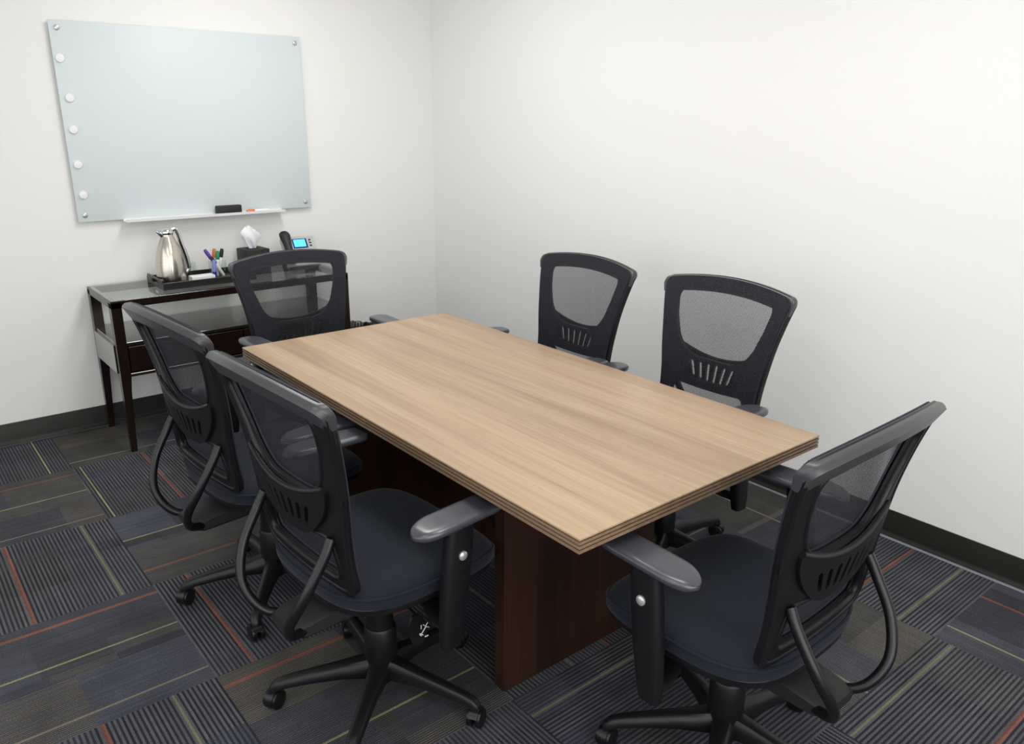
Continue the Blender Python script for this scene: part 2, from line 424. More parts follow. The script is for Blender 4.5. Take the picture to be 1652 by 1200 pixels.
# ---- carpet: one floor, laid as quarter-turned tiles; yarn colours live on the faces
def build_floor():
    rnd = random.Random(11)
    T = .618; X0, Y0 = -2.384, -1.122
    P = .0206 * T / .618
    DK = (.018, .018, .025); LT = (.096, .098, .104); BL = (.068, .071, .090); MID = (.053, .054, .065)
    OL = (.072, .071, .060); YE = (.25, .24, .125); OR = (.20, .080, .055); TN = (.21, .185, .13)
    verts, faces, cols = [], [], []
    def mixc(a, b, t): return tuple(x + (y - x) * t for x, y in zip(a, b))
    fixed = {(-1, 1): ('bold', [(.253, OR), (.521, YE)]), (0, 0): ('bold', [(.033, YE), (.30, OR)]),
             (0, 2): ('bold', [(.114, OR)]), (-1, -1): ('bold', [(.525, YE)]),
             (3, 4): ('bold', [(.297, OR), (.119, YE)]), (2, 5): ('bold', [(.558, YE), (.302, OR)]),
             (-1, 0): ('soft', [(.548, OR), (.340, YE), (.052, YE)]), (-1, 2): ('soft', [(.568, OR), (.349, YE), (.065, TN)]),
             (0, 1): ('soft', [(.381, YE), (.11, OR)]), (0, -1): ('soft', [(.07, TN)]), (0, 3): ('fine', [(.56, OR), (.182, YE)]),
             (-1, 3): ('bold', [(.31, OR), (.496, YE)]), (3, 5): ('soft', [(.36, OR), (.095, YE)]),
             (1, 4): ('bold', [(.537, YE)]), (2, 4): ('fine', [(.2, TN)])}
    for i in range(-4, 5):
        for j in range(-3, 9):
            ax0 = X0 + i * T; ay1 = Y0 - (j - 1) * T + 0.0
            ax1, ay0 = ax0 + T, ay1 - T
            if ax0 > 0 or ax1 < XL or ay0 > 0 or ay1 < YF: continue
            along_y = (i + j) % 2 == 0
            style, lines = fixed.get((i, j), (None, None))
            if style is None:
                style = rnd.choice(['bold', 'bold', 'fine', 'soft'] if along_y else ['soft', 'fine', 'soft', 'bold'])
                lines = [(rnd.uniform(.05, .57), rnd.choice([OR, YE, YE, TN])) for _ in range(rnd.choice([1, 2, 2]))]
            # sections across the ribs
            cuts = [0] + sorted(rnd.uniform(.06, .56) for _ in range(rnd.choice([2, 3]))) + [T]
            secs = []
            for a, b in zip(cuts, cuts[1:]):
                vc = sorted([0.0, T] + [rnd.uniform(.08, .54) for _ in range(rnd.choice([1, 2, 2, 3]))])
                segs = []
                for v0, v1 in zip(vc, vc[1:]):
                    if style == 'bold': k = rnd.uniform(.60, .92)
                    elif style == 'fine': k = rnd.uniform(.25, .6)
                    else: k = rnd.choice([.04, .08, .12, .35, .5])
                    segs.append((v0, v1, k, rnd.choice([LT, LT, BL, OL, TN] if style != 'bold' else [LT, LT, LT, BL, mixc(LT, OL, .5)]),
                                 rnd.choice([MID, mixc(MID, OL, .6), mixc(MID, BL, .7), mixc(MID, DK, .3)])))
                secs.append((a, b, segs))
            nr = 46 if style == 'bold' else 80
            p = T / nr
            strips = []
            for k in range(nr): strips += [(k * p, (k + .52) * p, 1), ((k + .52) * p, (k + 1) * p, 0)]
            for s0, s1, light in strips:
                uc = (s0 + s1) / 2
                line = None
                for lu, lc in lines:
                    if abs(uc - lu) < (.0062 if lc is OR else .0036): line = lc
                sec = [s for s in secs if s[0] <= uc < s[1]][0]
                for v0, v1, k, lc, mid in sec[2]:
                    base = mixc(mid, lc if light else DK, k)
                    if line: base = mixc(base, line, (.85 if light or style != 'bold' else .55) if lc is not OR else .7)
                    j_ = rnd.uniform(.88, 1.12); base = tuple(c * j_ for c in base)
                    # the tile edge reads a touch darker
                    u0, u1 = s0, s1
                    if along_y: q = (ax0 + u0, ax0 + u1, ay0 + v0, ay0 + v1)
                    else: q = (ax0 + v0, ax0 + v1, ay0 + u0, ay0 + u1)
                    qx0, qx1, qy0, qy1 = max(q[0], XL), min(q[1], 0), max(q[2], YF), min(q[3], 0)
                    if qx1 - qx0 < 1e-5 or qy1 - qy0 < 1e-5: continue
                    n = len(verts)
                    verts += [(qx0, qy0, 0), (qx1, qy0, 0), (qx1, qy1, 0), (qx0, qy1, 0)]
                    faces.append((n, n + 1, n + 2, n + 3)); cols.append(base)
    # slab underneath
    n = len(verts)
    for z in (-.002, -.1):
        verts += [(XL - .12, YF - .12, z), (.12, YF - .12, z), (.12, .12, z), (XL - .12, .12, z)]
    for q in ((0, 1, 2, 3), (4, 7, 6, 5), (0, 4, 5, 1), (1, 5, 6, 2), (2, 6, 7, 3), (3, 7, 4, 0)):
        faces.append(tuple(n + k for k in q)); cols.append(MID)
    me = bpy.data.meshes.new('floor'); me.from_pydata(verts, [], faces)
    ca = me.color_attributes.new('yarn', 'FLOAT_COLOR', 'CORNER')
    buf = []
    for poly, c in zip(me.polygons, cols):
        buf += [c[0], c[1], c[2], 1.0] * poly.loop_total
    ca.data.foreach_set('color', buf)
    m = bpy.data.materials.new('carpet_tiles'); m.use_nodes = True
    nt = m.node_tree; b = nt.nodes['Principled BSDF']; L = nt.links.new
    at = nt.nodes.new('ShaderNodeAttribute'); at.attribute_name = 'yarn'
    tc = nt.nodes.new('ShaderNodeTexCoord')
    n1 = nt.nodes.new('ShaderNodeTexNoise'); n1.inputs['Scale'].default_value = 320; n1.inputs['Detail'].default_value = 3
    n2 = nt.nodes.new('ShaderNodeTexNoise'); n2.inputs['Scale'].default_value = 7; n2.inputs['Detail'].default_value = 4
    r1 = nt.nodes.new('ShaderNodeMapRange'); r1.inputs['From Min'].default_value = .3; r1.inputs['From Max'].default_value = .7
    r1.inputs['To Min'].default_value = .55; r1.inputs['To Max'].default_value = 1.5
    r2 = nt.nodes.new('ShaderNodeMapRange'); r2.inputs['From Min'].default_value = .3; r2.inputs['From Max'].default_value = .7
    r2.inputs['To Min'].default_value = .85; r2.inputs['To Max'].default_value = 1.15
    L(tc.outputs['Object'], n1.inputs['Vector']); L(tc.outputs['Object'], n2.inputs['Vector'])
    L(n1.outputs['Fac'], r1.inputs['Value']); L(n2.outputs['Fac'], r2.inputs['Value'])
    mu = nt.nodes.new('ShaderNodeMath'); mu.operation = 'MULTIPLY'; L(r1.outputs[0], mu.inputs[0]); L(r2.outputs[0], mu.inputs[1])
    vm = nt.nodes.new('ShaderNodeVectorMath'); vm.operation = 'SCALE'; L(at.outputs['Color'], vm.inputs[0]); L(mu.outputs[0], vm.inputs['Scale'])
    L(vm.outputs['Vector'], b.inputs['Base Color'])
    b.inputs['Roughness'].default_value = .95; b.inputs['Specular IOR Level'].default_value = .1
    bp = nt.nodes.new('ShaderNodeBump'); bp.inputs['Strength'].default_value = .5; bp.inputs['Distance'].default_value = .002
    L(n1.outputs['Fac'], bp.inputs['Height']); L(bp.outputs['Normal'], b.inputs['Normal'])
    me.materials.append(m)
    o = bpy.data.objects.new('floor', me); C.objects.link(o); o['kind'] = 'structure'
build_floor()

# ============================================================ conference table
TX0, TX1, TY0, TY1, TZ = -1.916, -0.996, -3.3696, -1.5454, .74
def rect(x0, x1, y0, y1, z, d): return [(x0 + d, y0 + d, z), (x1 - d, y0 + d, z), (x1 - d, y1 - d, z), (x0 + d, y1 - d, z)]
tbl = thing('conference_table', 'rectangular light walnut conference table on a dark wood pedestal', 'table', ((TX0 + TX1) / 2, (TY0 + TY1) / 2, 0))
hx, hy = (TX1 - TX0) / 2, (TY1 - TY0) / 2
bm = bmesh.new()
rings(bm, [rect(-hx, hx, -hy, hy, TZ - .005, .0005), rect(-hx, hx, -hy, hy, TZ - .0012, 0), rect(-hx, hx, -hy, hy, TZ, .0012)])
link('tabletop', bm, M_top, tbl, 30)
bm = bmesh.new()
prof = [(TZ - .005, .006), (TZ - .0085, .006), (TZ - .0085, .0005), (TZ - .015, .0005), (TZ - .015, .006), (TZ - .0185, .006), (TZ - .0185, .0005),
        (TZ - .025, .0005), (TZ - .025, .006), (TZ - .0285, .006), (TZ - .0285, .0005), (TZ - .036, .0005), (TZ - .036, .02)]
rings(bm, [rect(-hx, hx, -hy, hy, z, d) for z, d in prof])
e = link('edge_band', bm, M_edge, tbl, 30); e['label'] = 'ribbed walnut edge with three dark grooves'
bm = bmesh.new()
add_box(bm, -.31, .31, -.48, -.435, 0.0, TZ - .036, .002, 1)
bs = link('end_panel', bm, M_base, tbl, 30); bs['label'] = 'dark reddish walnut slab leg'
bs = link('end_panel', box(-.31, .31, .435, .48, 0.0, TZ - .036, .002, 1), M_base, tbl, 30); bs['label'] = 'dark reddish walnut slab leg'
link('stretcher', box(-.016, .016, -.435, .435, .18, TZ - .036, .001, 1), M_base, tbl, 30)

# ============================================================ task chair
def interp(K, z):
    if z <= K[0][0]: return K[0][1]
    for (a, ya), (b, yb) in zip(K, K[1:]):
        if z <= b: return ya + (yb - ya) * (z - a) / (b - a)
    return K[-1][1]
def smooth_table(K, n=120):   # resample a polyline through a spline so the sheet has no creases
    P = catmull([(a, b, 0) for a, b in K], 8)
    return [(p.x, p.y) for p in P]
PY = smooth_table([(.42, -.188), (.48, -.196), (.56, -.209), (.64, -.218), (.72, -.227), (.80, -.240), (.88, -.259), (.95, -.281), (1.0, -.301), (1.06, -.328)])
HW = smooth_table([(.42, .212), (.50, .214), (.58, .214), (.66, .219), (.74, .230), (.82, .242), (.90, .258), (.99, .277), (1.08, .298)])
def prof_y(z): return interp(PY, z)
def hw(z): return interp(HW, z)
def surf(x, z): return (x, prof_y(z) + .30 * x * x, z)
def surf_b(x, z): return (x, prof_y(z) + .30 * x * x - .011 * max(0, 1 - (x / .19) ** 2) * max(0, min(1, (z - .60) / .10)), z)
def rr(a, b, r):  # rounded-corner combination of two inside distances
    u, v = max(r - a, 0), max(r - b, 0)
    if a < r and b < r: return r - math.hypot(u, v)
    return min(a, b)
def ztop(x): return 1.018 - .36 * x * x
def f_out(x, z, m=0.0):
    s = (hw(z) - abs(x)) - m
    return rr(s, ztop(x) - z - m, .032 - m * .5) if z > .75 else rr(s, z - .475 - m, .035)
def f_win(x, z):   # the big opening
    s = hw(z) - .058 - max(0, .86 - z) * .16 - abs(x)
    if z > .86: return rr(s, ztop(x) - .044 - z, .038)
    return rr(s, z - (.722 + .15 * x * x), .080)
def f_slotwin(x, z): return rr(.108 - abs(x), min(z - .638, .710 - z), .02)
def f_low(x, z):   # the small opening under the lumbar piece
    s = .168 - max(0, z - .56) * .25 - abs(x)
    return rr(s, min(z - .518, .612 + .35 * x * x - z), .016)
def f_frame(x, z): return min(f_out(x, z), -f_win(x, z), -f_low(x, z), -f_slotwin(x, z))
def belt_top(x): return .724 + 1.35 * x * x
def belt_bot(x): return .607 + .35 * x * x
def f_belt(x, z):
    q = max(0, .745 - z); s = rr(.180 - .15 * q - 4.6 * q * q - abs(x), belt_top(x) - z, .010)
    s = rr(s, z - belt_bot(x), .03)
    for k in range(-3, 4):
        cx = k * .0315; a = -k * .07
        dx = x - (cx - (z - .668) * a * 1.6); h = .026 - .002 * abs(k)
        d = math.hypot(dx, max(abs(z - (.668 + .6 * cx * cx)) - h, 0)) - .0072
        s = min(s, d)
    return s

def build_chair():
    ch = thing('task_chair', 'x', 'chair')
    # --- back
    D = (-.33, .33, .47, 1.045, 66, 66)
    bmf = plate(f_frame, D, surf, .006, -.012)
    bead(bmf, lambda x, z: f_out(x, z, .009), D, surf, -.003, .0125, flat_=.8)
    bead(bmf, lambda x, z: max(f_win(x, z) + .007, f_low(x, z) + .006), D, surf, -.006, .010, flat_=.8)
    link('back_frame', bmf, M_plastic, ch, 50)
    # the wide band across the top, leaning back, with a shadow line under it
    bmr = bmesh.new(); rs = []
    NX = 40
    for q in range(NX + 1):
        u = math.sin((q / NX - .5) * PI)
        x = u * .2790; zt = ztop(x) + .001; e0 = 1 - abs(u)
        k = math.sqrt(max(0, 1 - (1 - min(1, e0 / .075)) ** 2))
        z0, z1 = zt - .058, zt - .022 * (1 - k)
        y0, yt = surf(x, z0)[1], surf(x, z1)[1]
        f0, b0 = .0140, -.019 * (.5 + .5 * k)
        sec = [(y0 + b0 * .80, z0), (y0 + b0, z0 + .004), (yt + b0 - .002, z1 - .012), (yt + b0 + .003, z1 - .005), (yt + b0 + .009, z1 - .001),
               (yt + b0 * .3, z1), (yt + f0 - .004, z1 - .001), (yt + f0, z1 - .005), (y0 + f0 * .4, z0 + .003), (y0, z0)]
        hz = hw(zt)
        rs.append([(x * (1 - (hz - hw(b)) / hz), a, b) for a, b in sec])
    rings(bmr, rs)
    link('top_rail', bmr, M_rail, ch, 35)
    link('mesh_panel', plate(lambda x, z: f_out(x, z, .009), (-.33, .33, .48, 1.04, 44, 40), surf, .0165, .0150), M_mesh, ch, 60)
    # mesh upholstery wraps the front of the frame
    link('frame_cover', plate(lambda x, z: min(f_out(x, z, .007), -f_win(x, z) + .001, -f_low(x, z) + .001, -f_slotwin(x, z)), D, surf, .0148, .0105), M_frameM, ch, 60)
    link('lumbar_support', plate(f_belt, (-.20, .20, .595, .81, 140, 76), surf_b, -.010, -.021), M_plastic, ch, 50)
    bm = bmesh.new(); tube(bm, [Vector(surf_b(x, belt_top(x) - .004)) + Vector((0, -.016, 0)) for x in [-.178 + .356 * q / 14 for q in range(15)]], .0072, 10, sub=2)
    link('lumbar_rim', bm, M_plastic, ch)
    # --- J bars and their socket
    for s in (-1, 1):
        bm = bmesh.new()
        tube(bm, [(s * .165, -.222, .628), (s * .168, -.246, .585), (s * .160, -.296, .50), (s * .125, -.322, .42), (s * .080, -.300, .358), (s * .052, -.245, .336), (s * .046, -.14, .345)], .0125, 12)
        link('back_support_bar', bm, M_plastic2, ch)
    bm = bmesh.new()
    rs = []
    for y, hx_, z0, z1 in ((-.285, .055, .325, .350), (-.25, .066, .315, .358), (-.15, .070, .318, .372), (-.05, .085, .330, .385), (.08, .095, .340, .392), (.12, .08, .350, .390)):
        rs.append([(-hx_, y, z0 + .01), (-hx_ + .01, y, z0), (hx_ - .01, y, z0), (hx_, y, z0 + .01), (hx_, y, z1 - .008), (hx_ - .01, y, z1), (-hx_ + .01, y, z1), (-hx_, y, z1 - .008)])
    rings(bm, rs)
    link('tilt_mechanism', bm, M_black, ch)
    # --- seat: crowned cushion over a moulded shell
    def outline(k, y0=-.220, y1=.270, wd=.262, n=64):
        pts = []
        for i in range(n):
            a = 2 * PI * i / n; c, s = math.cos(a), math.sin(a); p = 2 / 3.6
            x = math.copysign(abs(c) ** p, c); y = math.copysign(abs(s) ** p, s)
            w_ = wd * (1.0 + .03 * y)
            pts.append((x * w_ * k, (y0 + y1) / 2 + y * (y1 - y0) / 2 * k))
        return pts
    def zseat(x, y, crown):
        d = max(0, 1 - (x / .27) ** 2) * max(0, 1 - ((y - .03) / .27) ** 2)
        fall = max(0, y - .16) / .11
        return crown - .030 * fall * fall + .006 * (abs(x) / .26) ** 2
    bm = bmesh.new(); rs = []
    for k, dz in ((.985, -.052), (1.0, -.044), (1.0, -.030), (.985, -.018), (.96, -.009), (.92, -.003), (.84, .000), (.70, -.001), (.5, -.003), (.3, -.004), (.1, -.005), (.01, -.005)):
        rs.append([(x, y, zseat(x, y, .482) + dz) for x, y in outline(k)])
    rings(bm, rs)
    st = link('seat', bm, M_seat, ch, 60)
    bm = bmesh.new(); rs = [[(x, y, zseat(x, y, .482) - .019 + dz) for x, y in outline(k)] for k, dz in ((.985, -.003), (1.006, -.003), (1.008, .001), (.988, .003))]
    rings(bm, rs, closed=True)
    link('seam', bm, M_seat, st)
    bm = bmesh.new(); rs = []
    for k, z in ((.30, .385), (.62, .386), (.86, .394), (.97, .412), (.985, .432), (.97, .440), (.3, .440)):
        rs.append([(x, y, z + (zseat(x, y, .482) - .482) * (1 if k > .8 else 0)) for x, y in outline(k)])
    rings(bm, rs)
    link('seat_shell', bm, M_plastic, ch)
    # --- arms
    for s in (-1, 1):
        bm = bmesh.new(); rs = []
        n = 20
        for t, z, y, wy, wx in ((0, .345, .000, .020, .012), (.06, .332, .002, .026, .016), (.2, .368, .006, .031, .018), (.45, .46, .016, .037, .0195), (.7, .56, .026, .039, .0195), (.9, .635, .034, .038, .019), (1, .662, .036, .037, .018)):
            ring = []
            for k in range(n):
                a = 2 * PI * k / n; c, q = math.cos(a), math.sin(a); p = 2 / 4
                ring.append((s * .312 + math.copysign(abs(c) ** p, c) * wx, y + math.copysign(abs(q) ** p, q) * wy, z))
            rs.append(ring)
        rings(bm, rs)
        post = link('arm_post', bm, M_plastic, ch)
        bm = bmesh.new(); tube(bm, [(s * .310, .004, .362), (s * .25, .01, .362), (s * .18, .03, .378), (s * .08, .03, .384)], .026, 12, flat=.42, up=(0, 0, 1))
        link('arm_bracket', bm, M_plastic, ch)
        bm = bmesh.new(); lathe(bm, [(0, 0), (.012, 0), (.0118, .004), (.009, .0065), (0, .0075)], 20, axis='x')
        for v in bm.verts: v.co.x = s * (.3305 + v.co.x); v.co.y += .030; v.co.z += .580
        bt = link('button', bm, M_button, post); bt['label'] = 'round silver height button'
        # pad: long, rounded at the rear, flat with a soft edge, dished top
        bm = bmesh.new(); rs = []
        L0, L1 = -.095, .165
        for i in range(25):
            t = i / 24; t = .5 - .5 * math.cos(PI * t)
            y = L0 + (L1 - L0) * t
            e0 = min(1, (y - L0) / .075); e1 = min(1, (L1 - y) / .035)
            wdt = .046 * math.sqrt(max(0, 1 - (1 - e0) ** 2) + 1e-4) * (max(0, 1 - (1 - e1) ** 2) + 1e-4) ** .4
            wdt = max(wdt, .003)
            th = .0135 * (min(1, (y - L0) / .03 + .35)) * (min(1, (L1 - y) / .02 + .4))
            zc = .668 - .010 * max(0, (-y - .02) / .095) ** 1.6
            ring = []
            for k in range(24):
                a = 2 * PI * k / 24; c, q = math.cos(a), math.sin(a)
                xx = math.copysign(abs(c) ** .62, c) * wdt; zz = math.copysign(abs(q) ** .62, q) * th
                if q > 0: zz -= .003 * max(0, 1 - (xx / (wdt * .75)) ** 2) * e0
                ring.append((s * .300 + xx - s * .012 * (t - .5), y, zc + zz))
            rs.append(ring)
        rings(bm, rs)
        link('armrest_pad', bm, M_pad, ch, 60)
    # --- gas column
    bm = bmesh.new()
    lathe(bm, [(.0, .058), (.036, .058), (.043, .070), (.044, .128), (.046, .134), (.044, .225), (.040, .232), (.038, .232), (.036, .312), (.030, .318), (.018, .318), (.018, .345), (0, .345)], 24)
    link('gas_column', bm, M_plastic, ch)
    # --- levers
    bm = bmesh.new()
    tube(bm, [(.08, -.02, .362), (.16, -.02, .355), (.205, -.02, .345)], .005, 8)
    rs = []
    for d, wq in ((0, .010), (.012, .020), (.03, .0245), (.055, .0245), (.072, .019), (.078, .008)):
        zz = .350 - d; xx = .200 + d * .18
        rs.append([(xx - .0035, -.02 - wq, zz), (xx + .0035, -.02 - wq, zz), (xx + .0035, -.02 + wq, zz), (xx - .0035, -.02 + wq, zz)])
    rings(bm, rs)
    lv = link('lever', bm, M_plastic2, ch, 30)
    bm = bmesh.new()
    def stroke(a, b, r=.0013):
        P = [Vector((.200 + (.350 - z) * .18 + .0042, y, z)) for y, z in (a, b)]
        tube(bm, P, r, 6, smooth=False)
    for a, b in (((-.010, .320), (-.012, .310)), ((-.004, .318), (.002, .312)), ((.002, .312), (.010, .318)), ((.012, .305), (.003, .310)),
                 ((.003, .310), (-.014, .296)), ((-.018, .300), (-.008, .292)), ((-.014, .292), (-.018, .297)),
                 ((-.004, .285), (-.001, .287)), ((-.001, .287), (.001, .284)), ((.002, .284), (.005, .287)), ((.005, .287), (.006, .284))):
        stroke(a, b)
    ic = link('icon', bm, M_white, lv); ic['label'] = 'white chair adjustment icon'
    # --- five-star base
    for k in range(5):
        bm = bmesh.new(); rs = []
        for d, z, wd, h in ((.012, .100, .034, .034), (.05, .100, .031, .031), (.12, .096, .025, .023), (.20, .088, .022, .018), (.265, .079, .020, .0155), (.292, .070, .018, .016), (.306, .058, .015, .014), (.312, .052, .008, .008)):
            n = 12; ring = []
            for q in range(n):
                a = 2 * PI * q / n; c, s_ = math.cos(a), math.sin(a)
                ring.append((d, math.copysign(abs(c) ** .6, c) * wd * (.82 if s_ > 0 else 1), z + math.copysign(abs(s_) ** .6, s_) * h))
            rs.append(ring)
        rings(bm, rs)
        lg = link('base_leg', bm, M_plastic, ch)
        lg.rotation_euler.z = 2 * PI * k / 5
        if k == 0:
            bm = bmesh.new()
            for s in (-1, 1):
                lathe(bm, [(0, -.009), (.021, -.009), (.0265, -.006), (.0275, 0), (.0265, .006), (.021, .009), (0, .009)], 24, (s * .013, 0, .0278), axis='x')
            lathe(bm, [(0, -.006), (.006, -.006), (.006, .006), (0, .006)], 10, (0, 0, .0278), axis='x')
            # hood over the wheels and the stem
            rs = []
            for i in range(9):
                a = R(-15 + 170 * i / 8)
                rs.append([(x, math.cos(a) * r_, .0278 + math.sin(a) * r_) for x, r_ in ((-.012, .0245), (.012, .0245), (.012, .0305), (-.012, .0305))])
            rings(bm, rs)
            lathe(bm, [(0, 0), (.006, 0), (.006, .022), (0, .022)], 10, (0, 0, .052))
            cst = link('caster', bm, M_plastic2, lg)
            cst.location = (.298, 0, 0)
            cm = cst.data
        else:
            cst = bpy.data.objects.new('caster', cm); C.objects.link(cst); cst.parent = lg; cst.location = (.298, 0, 0)
        cst.rotation_euler.z = [.5, 1.4, -.6, 2.2, .1][k]
    return ch

proto = build_chair()
def base_name(o): return o.name.split('.')[0]
# x, y, facing, seat lift, arm lift, angle of the first base leg (world), label
CH = [
    (-2.045, -2.018, -85, .020, .0, 18, 'black mesh-back task chair left of the table, the farther one, before the sideboard'),
    (-2.036, -2.722, -86.5, .022, .0, 8, 'black mesh-back task chair left of the table, nearest the camera, overlapping another'),
    (-1.461, -3.463, 1.2, -.006, .0, -7, 'black mesh-back task chair alone at the near right end of the table'),
    (-.845, -2.727, 90.5, .008, .0, -6, 'black mesh-back task chair along the bare white wall, farther from the room corner'),
    (-.870, -2.03, 90, .0, .0, 0, 'black mesh-back task chair along the bare white wall, closer to the room corner'),
    (-1.495, -1.355, 181, -.018, .03, 40, 'black mesh-back task chair at the far table end, before the desk phone'),
]
for i, (x, y, fa, dz, da, ba, lab) in enumerate(CH):
    c = proto if i == 0 else copy_tree(proto)
    c.location = (x, y, 0); c.rotation_euler = (0, 0, R(fa)); c['label'] = lab
    k = 0
    for p in c.children:
        n = base_name(p)
        if n == 'base_leg':
            p.rotation_euler.z = R(ba - fa + 72 * k); k += 1; p.location.z = 0
        elif n == 'gas_column': pass
        elif n in ('arm_post', 'armrest_pad'): p.location.z = da
        else: p.location.z = dz
    c['group'] = 'task chairs around the conference table'

# ============================================================ sideboard
sb = thing('sideboard', 'dark espresso console sideboard with glass top against the back wall', 'sideboard', (-1.508, -.253, 0))
SX, SY, SH = .607, .2225, .7476    # half sizes, height
def leg_bm(sx, sy):
    bm = bmesh.new(); rs = []
    for z, wd in ((0, .026), (.30, .038), (.378, .046), (SH - .010, .046)):
        x0 = sx * SX; x1 = sx * (SX - wd); y0 = sy * SY; y1 = sy * (SY - wd)
        rs.append([(x0, y0, z), (x1, y0, z), (x1, y1, z), (x0, y1, z)])
    rings(bm, rs); return bm
for a in (-1, 1):
    for b_ in (-1, 1): link('leg', leg_bm(a, b_), M_esp, sb, 30)
bm = bmesh.new()
for a in ((-SX, SX, -SY, -SY + .030), (-SX, SX, SY - .030, SY), (-SX, -SX + .026, -SY + .030, SY - .030), (SX - .026, SX, -SY + .030, SY - .030)):
    add_box(bm, *a, SH - .036, SH - .0005, .0015, 1)
link('top_frame', bm, M_esp, sb, 30)
g = link('glass_top', box(-SX + .006, SX - .006, -SY + .006, SY - .006, SH - .0052, SH + .0005, .0008, 1), M_glasstop, sb, 30); g['label'] = 'grey glass top panel'
link('shelf', box(-SX + .004, SX - .004, -SY + .004, SY - .004, .528, .545, .002, 1), M_esptop, sb, 30)
for s in (-1, 1):
    link('side_panel', box(s * SX - (.004 if s > 0 else -.004) - .009, s * SX - (.004 if s > 0 else -.004) + .009, -SY + .04, SY - .04, .392, .53, .001, 1), M_esptop, sb, 30)
link('back_panel', box(-SX + .04, SX - .04, SY - .022, SY - .010, .392, .53), M_esp, sb, 30)
link('bottom_rail', box(-SX + .01, SX - .01, -SY + .004, SY - .004, .376, .392, .0015, 1), M_esptop, sb, 30)
for k in range(2):
    x0 = -SX + .048 + k * (2 * SX - .096) / 2 + .003; x1 = x0 + (2 * SX - .096) / 2 - .006
    d = link('drawer_front', box(x0, x1, -SY - .002 + .008, -SY + .024, .398, .522, .002, 1), M_esp, sb, 30)

# ============================================================ glass board
wb = thing('glass_whiteboard', 'large pale blue frosted glass marker board on the back wall', 'whiteboard', (-1.49, -.022, 1.52))
WX, WZ = .614, .4575
g = link('glass_panel', box(-WX, WX, -.003, .003, -WZ, WZ, .0012, 2), [M_board], wb, 30)
for sx in (-1, 1):
    for sz in (-1, 1):
        bm = bmesh.new(); lathe(bm, [(0, .021), (.009, .021), (.009, -.0035), (.012, -.0035), (.012, -.007), (.010, -.0085), (0, -.0085)], 20, (sx * (WX - .033), 0, sz * (WZ - .032)), axis='y')
        s_ = link('standoff', bm, M_button, wb)
bm = bmesh.new(); rs = []
for x in (-.41, .43):
    rs.append([(x, -.003, -WZ + .004), (x, -.003, -WZ - .012), (x, -.058, -WZ - .010), (x, -.060, -WZ + .004), (x, -.056, -WZ + .004), (x, -.055, -WZ - .006), (x, -.006, -WZ - .007), (x, -.006, -WZ + .004)])
rings(bm, rs)
tr_ = link('marker_tray', bm, M_white, wb, 30)
ml = ['topmost', 'second from top', 'middle', 'second from bottom', 'lowest']
mz = [1.814, 1.640, 1.497, 1.336, 1.192]; mx_ = [-2.083, -2.067, -2.072, -2.076, -2.072]
for k in range(5):
    bm = bmesh.new(); lathe(bm, [(0, 0), (.019, 0), (.020, -.003), (.018, -.008), (.014, -.009), (0, -.0095)], 28, axis='y')
    o = link('board_magnet', bm, M_white); o.location = (mx_[k] + .006, -.0252, mz[k])
    tag(o, 'round white magnet on the left edge of the glass board, %s' % ml[k], 'magnet', 'round white board magnets')
trz = 1.52 - WZ - .006
bm = bmesh.new(); add_box(bm, -.068, .068, -.016, .016, .0, .048, .005, 3)
er = thing('board_eraser', 'black felt board eraser standing on the marker tray', 'eraser', (-1.372, -.055, trz))
link('body', bm, mat('eraser_black', (.012, .012, .014), .6), er)
link('felt_pad', box(-.066, .066, .016, .020, .002, .046, .002, 1), mat('felt_grey', (.03, .03, .035), .95), er)

def marker(name, cap, label, group, loc, rot, body=(.82, .82, .82), L_=.125, r=.0092):
    t = thing(name, label, 'marker', loc, 0, group)
    t.rotation_euler = rot
    bm = bmesh.new(); lathe(bm, [(0, 0), (r * .85, 0), (r, .003), (r, L_ * .68), (r * .8, L_ * .7), (0, L_ * .7)], 16)
    link('barrel', bm, mat('marker_barrel_%.2f_%.2f' % (body[0], body[2]), body, .35), t)
    bm = bmesh.new(); lathe(bm, [(0, L_ * .66), (r * 1.08, L_ * .66), (r * 1.08, L_ * .9), (r * .75, L_), (0, L_)], 16)
    c = link('cap', bm, mat('cap_%.2f_%.2f_%.2f' % cap, cap, .35), t)
    return t
marker('whiteboard_marker', (.75, .16, .035), 'marker with orange cap lying on the tray under the glass board', None, (-1.145, -.05, trz + .009), (0, R(-90), 0))

# ============================================================ things on the sideboard
TOPZ = SH + .0008
ty = thing('serving_tray', 'black rectangular tray with raised sides on the sideboard', 'tray', (-1.61, -.235, TOPZ))
TW, TD = .235, .135
bm = bmesh.new()
add_box(bm, -TW, TW, -TD, TD, 0, .008, .001, 1)
link('tray_floor', bm, M_tray, ty, 30)
for a in ((-TW, TW, -TD, -TD + .010), (-TW, TW, TD - .010, TD)):
    link('long_side', box(*a, .006, .034, .0015, 1), M_tray, ty, 30)
for s in (-1, 1):
    bm = bmesh.new()
    x0, x1 = sorted((s * TW, s * (TW - .010)))
    add_box(bm, x0, x1, -TD + .010, TD - .010, .006, .018, .001, 1)
    add_box(bm, x0, x1, -TD + .010, -.045, .018, .046, .001, 1); add_box(bm, x0, x1, .045, TD - .010, .018, .046, .001, 1)
    add_box(bm, x0, x1, -.05, .05, .036, .046, .001, 1)
    link('handle_side', bm, M_tray, ty, 30)
TZ2 = TOPZ + .0085
pt = thing('coffee_carafe', 'brushed steel insulated carafe with lever lid on the tray', 'carafe', (-1.760, -.235, TZ2), R(188))
bm = bmesh.new()
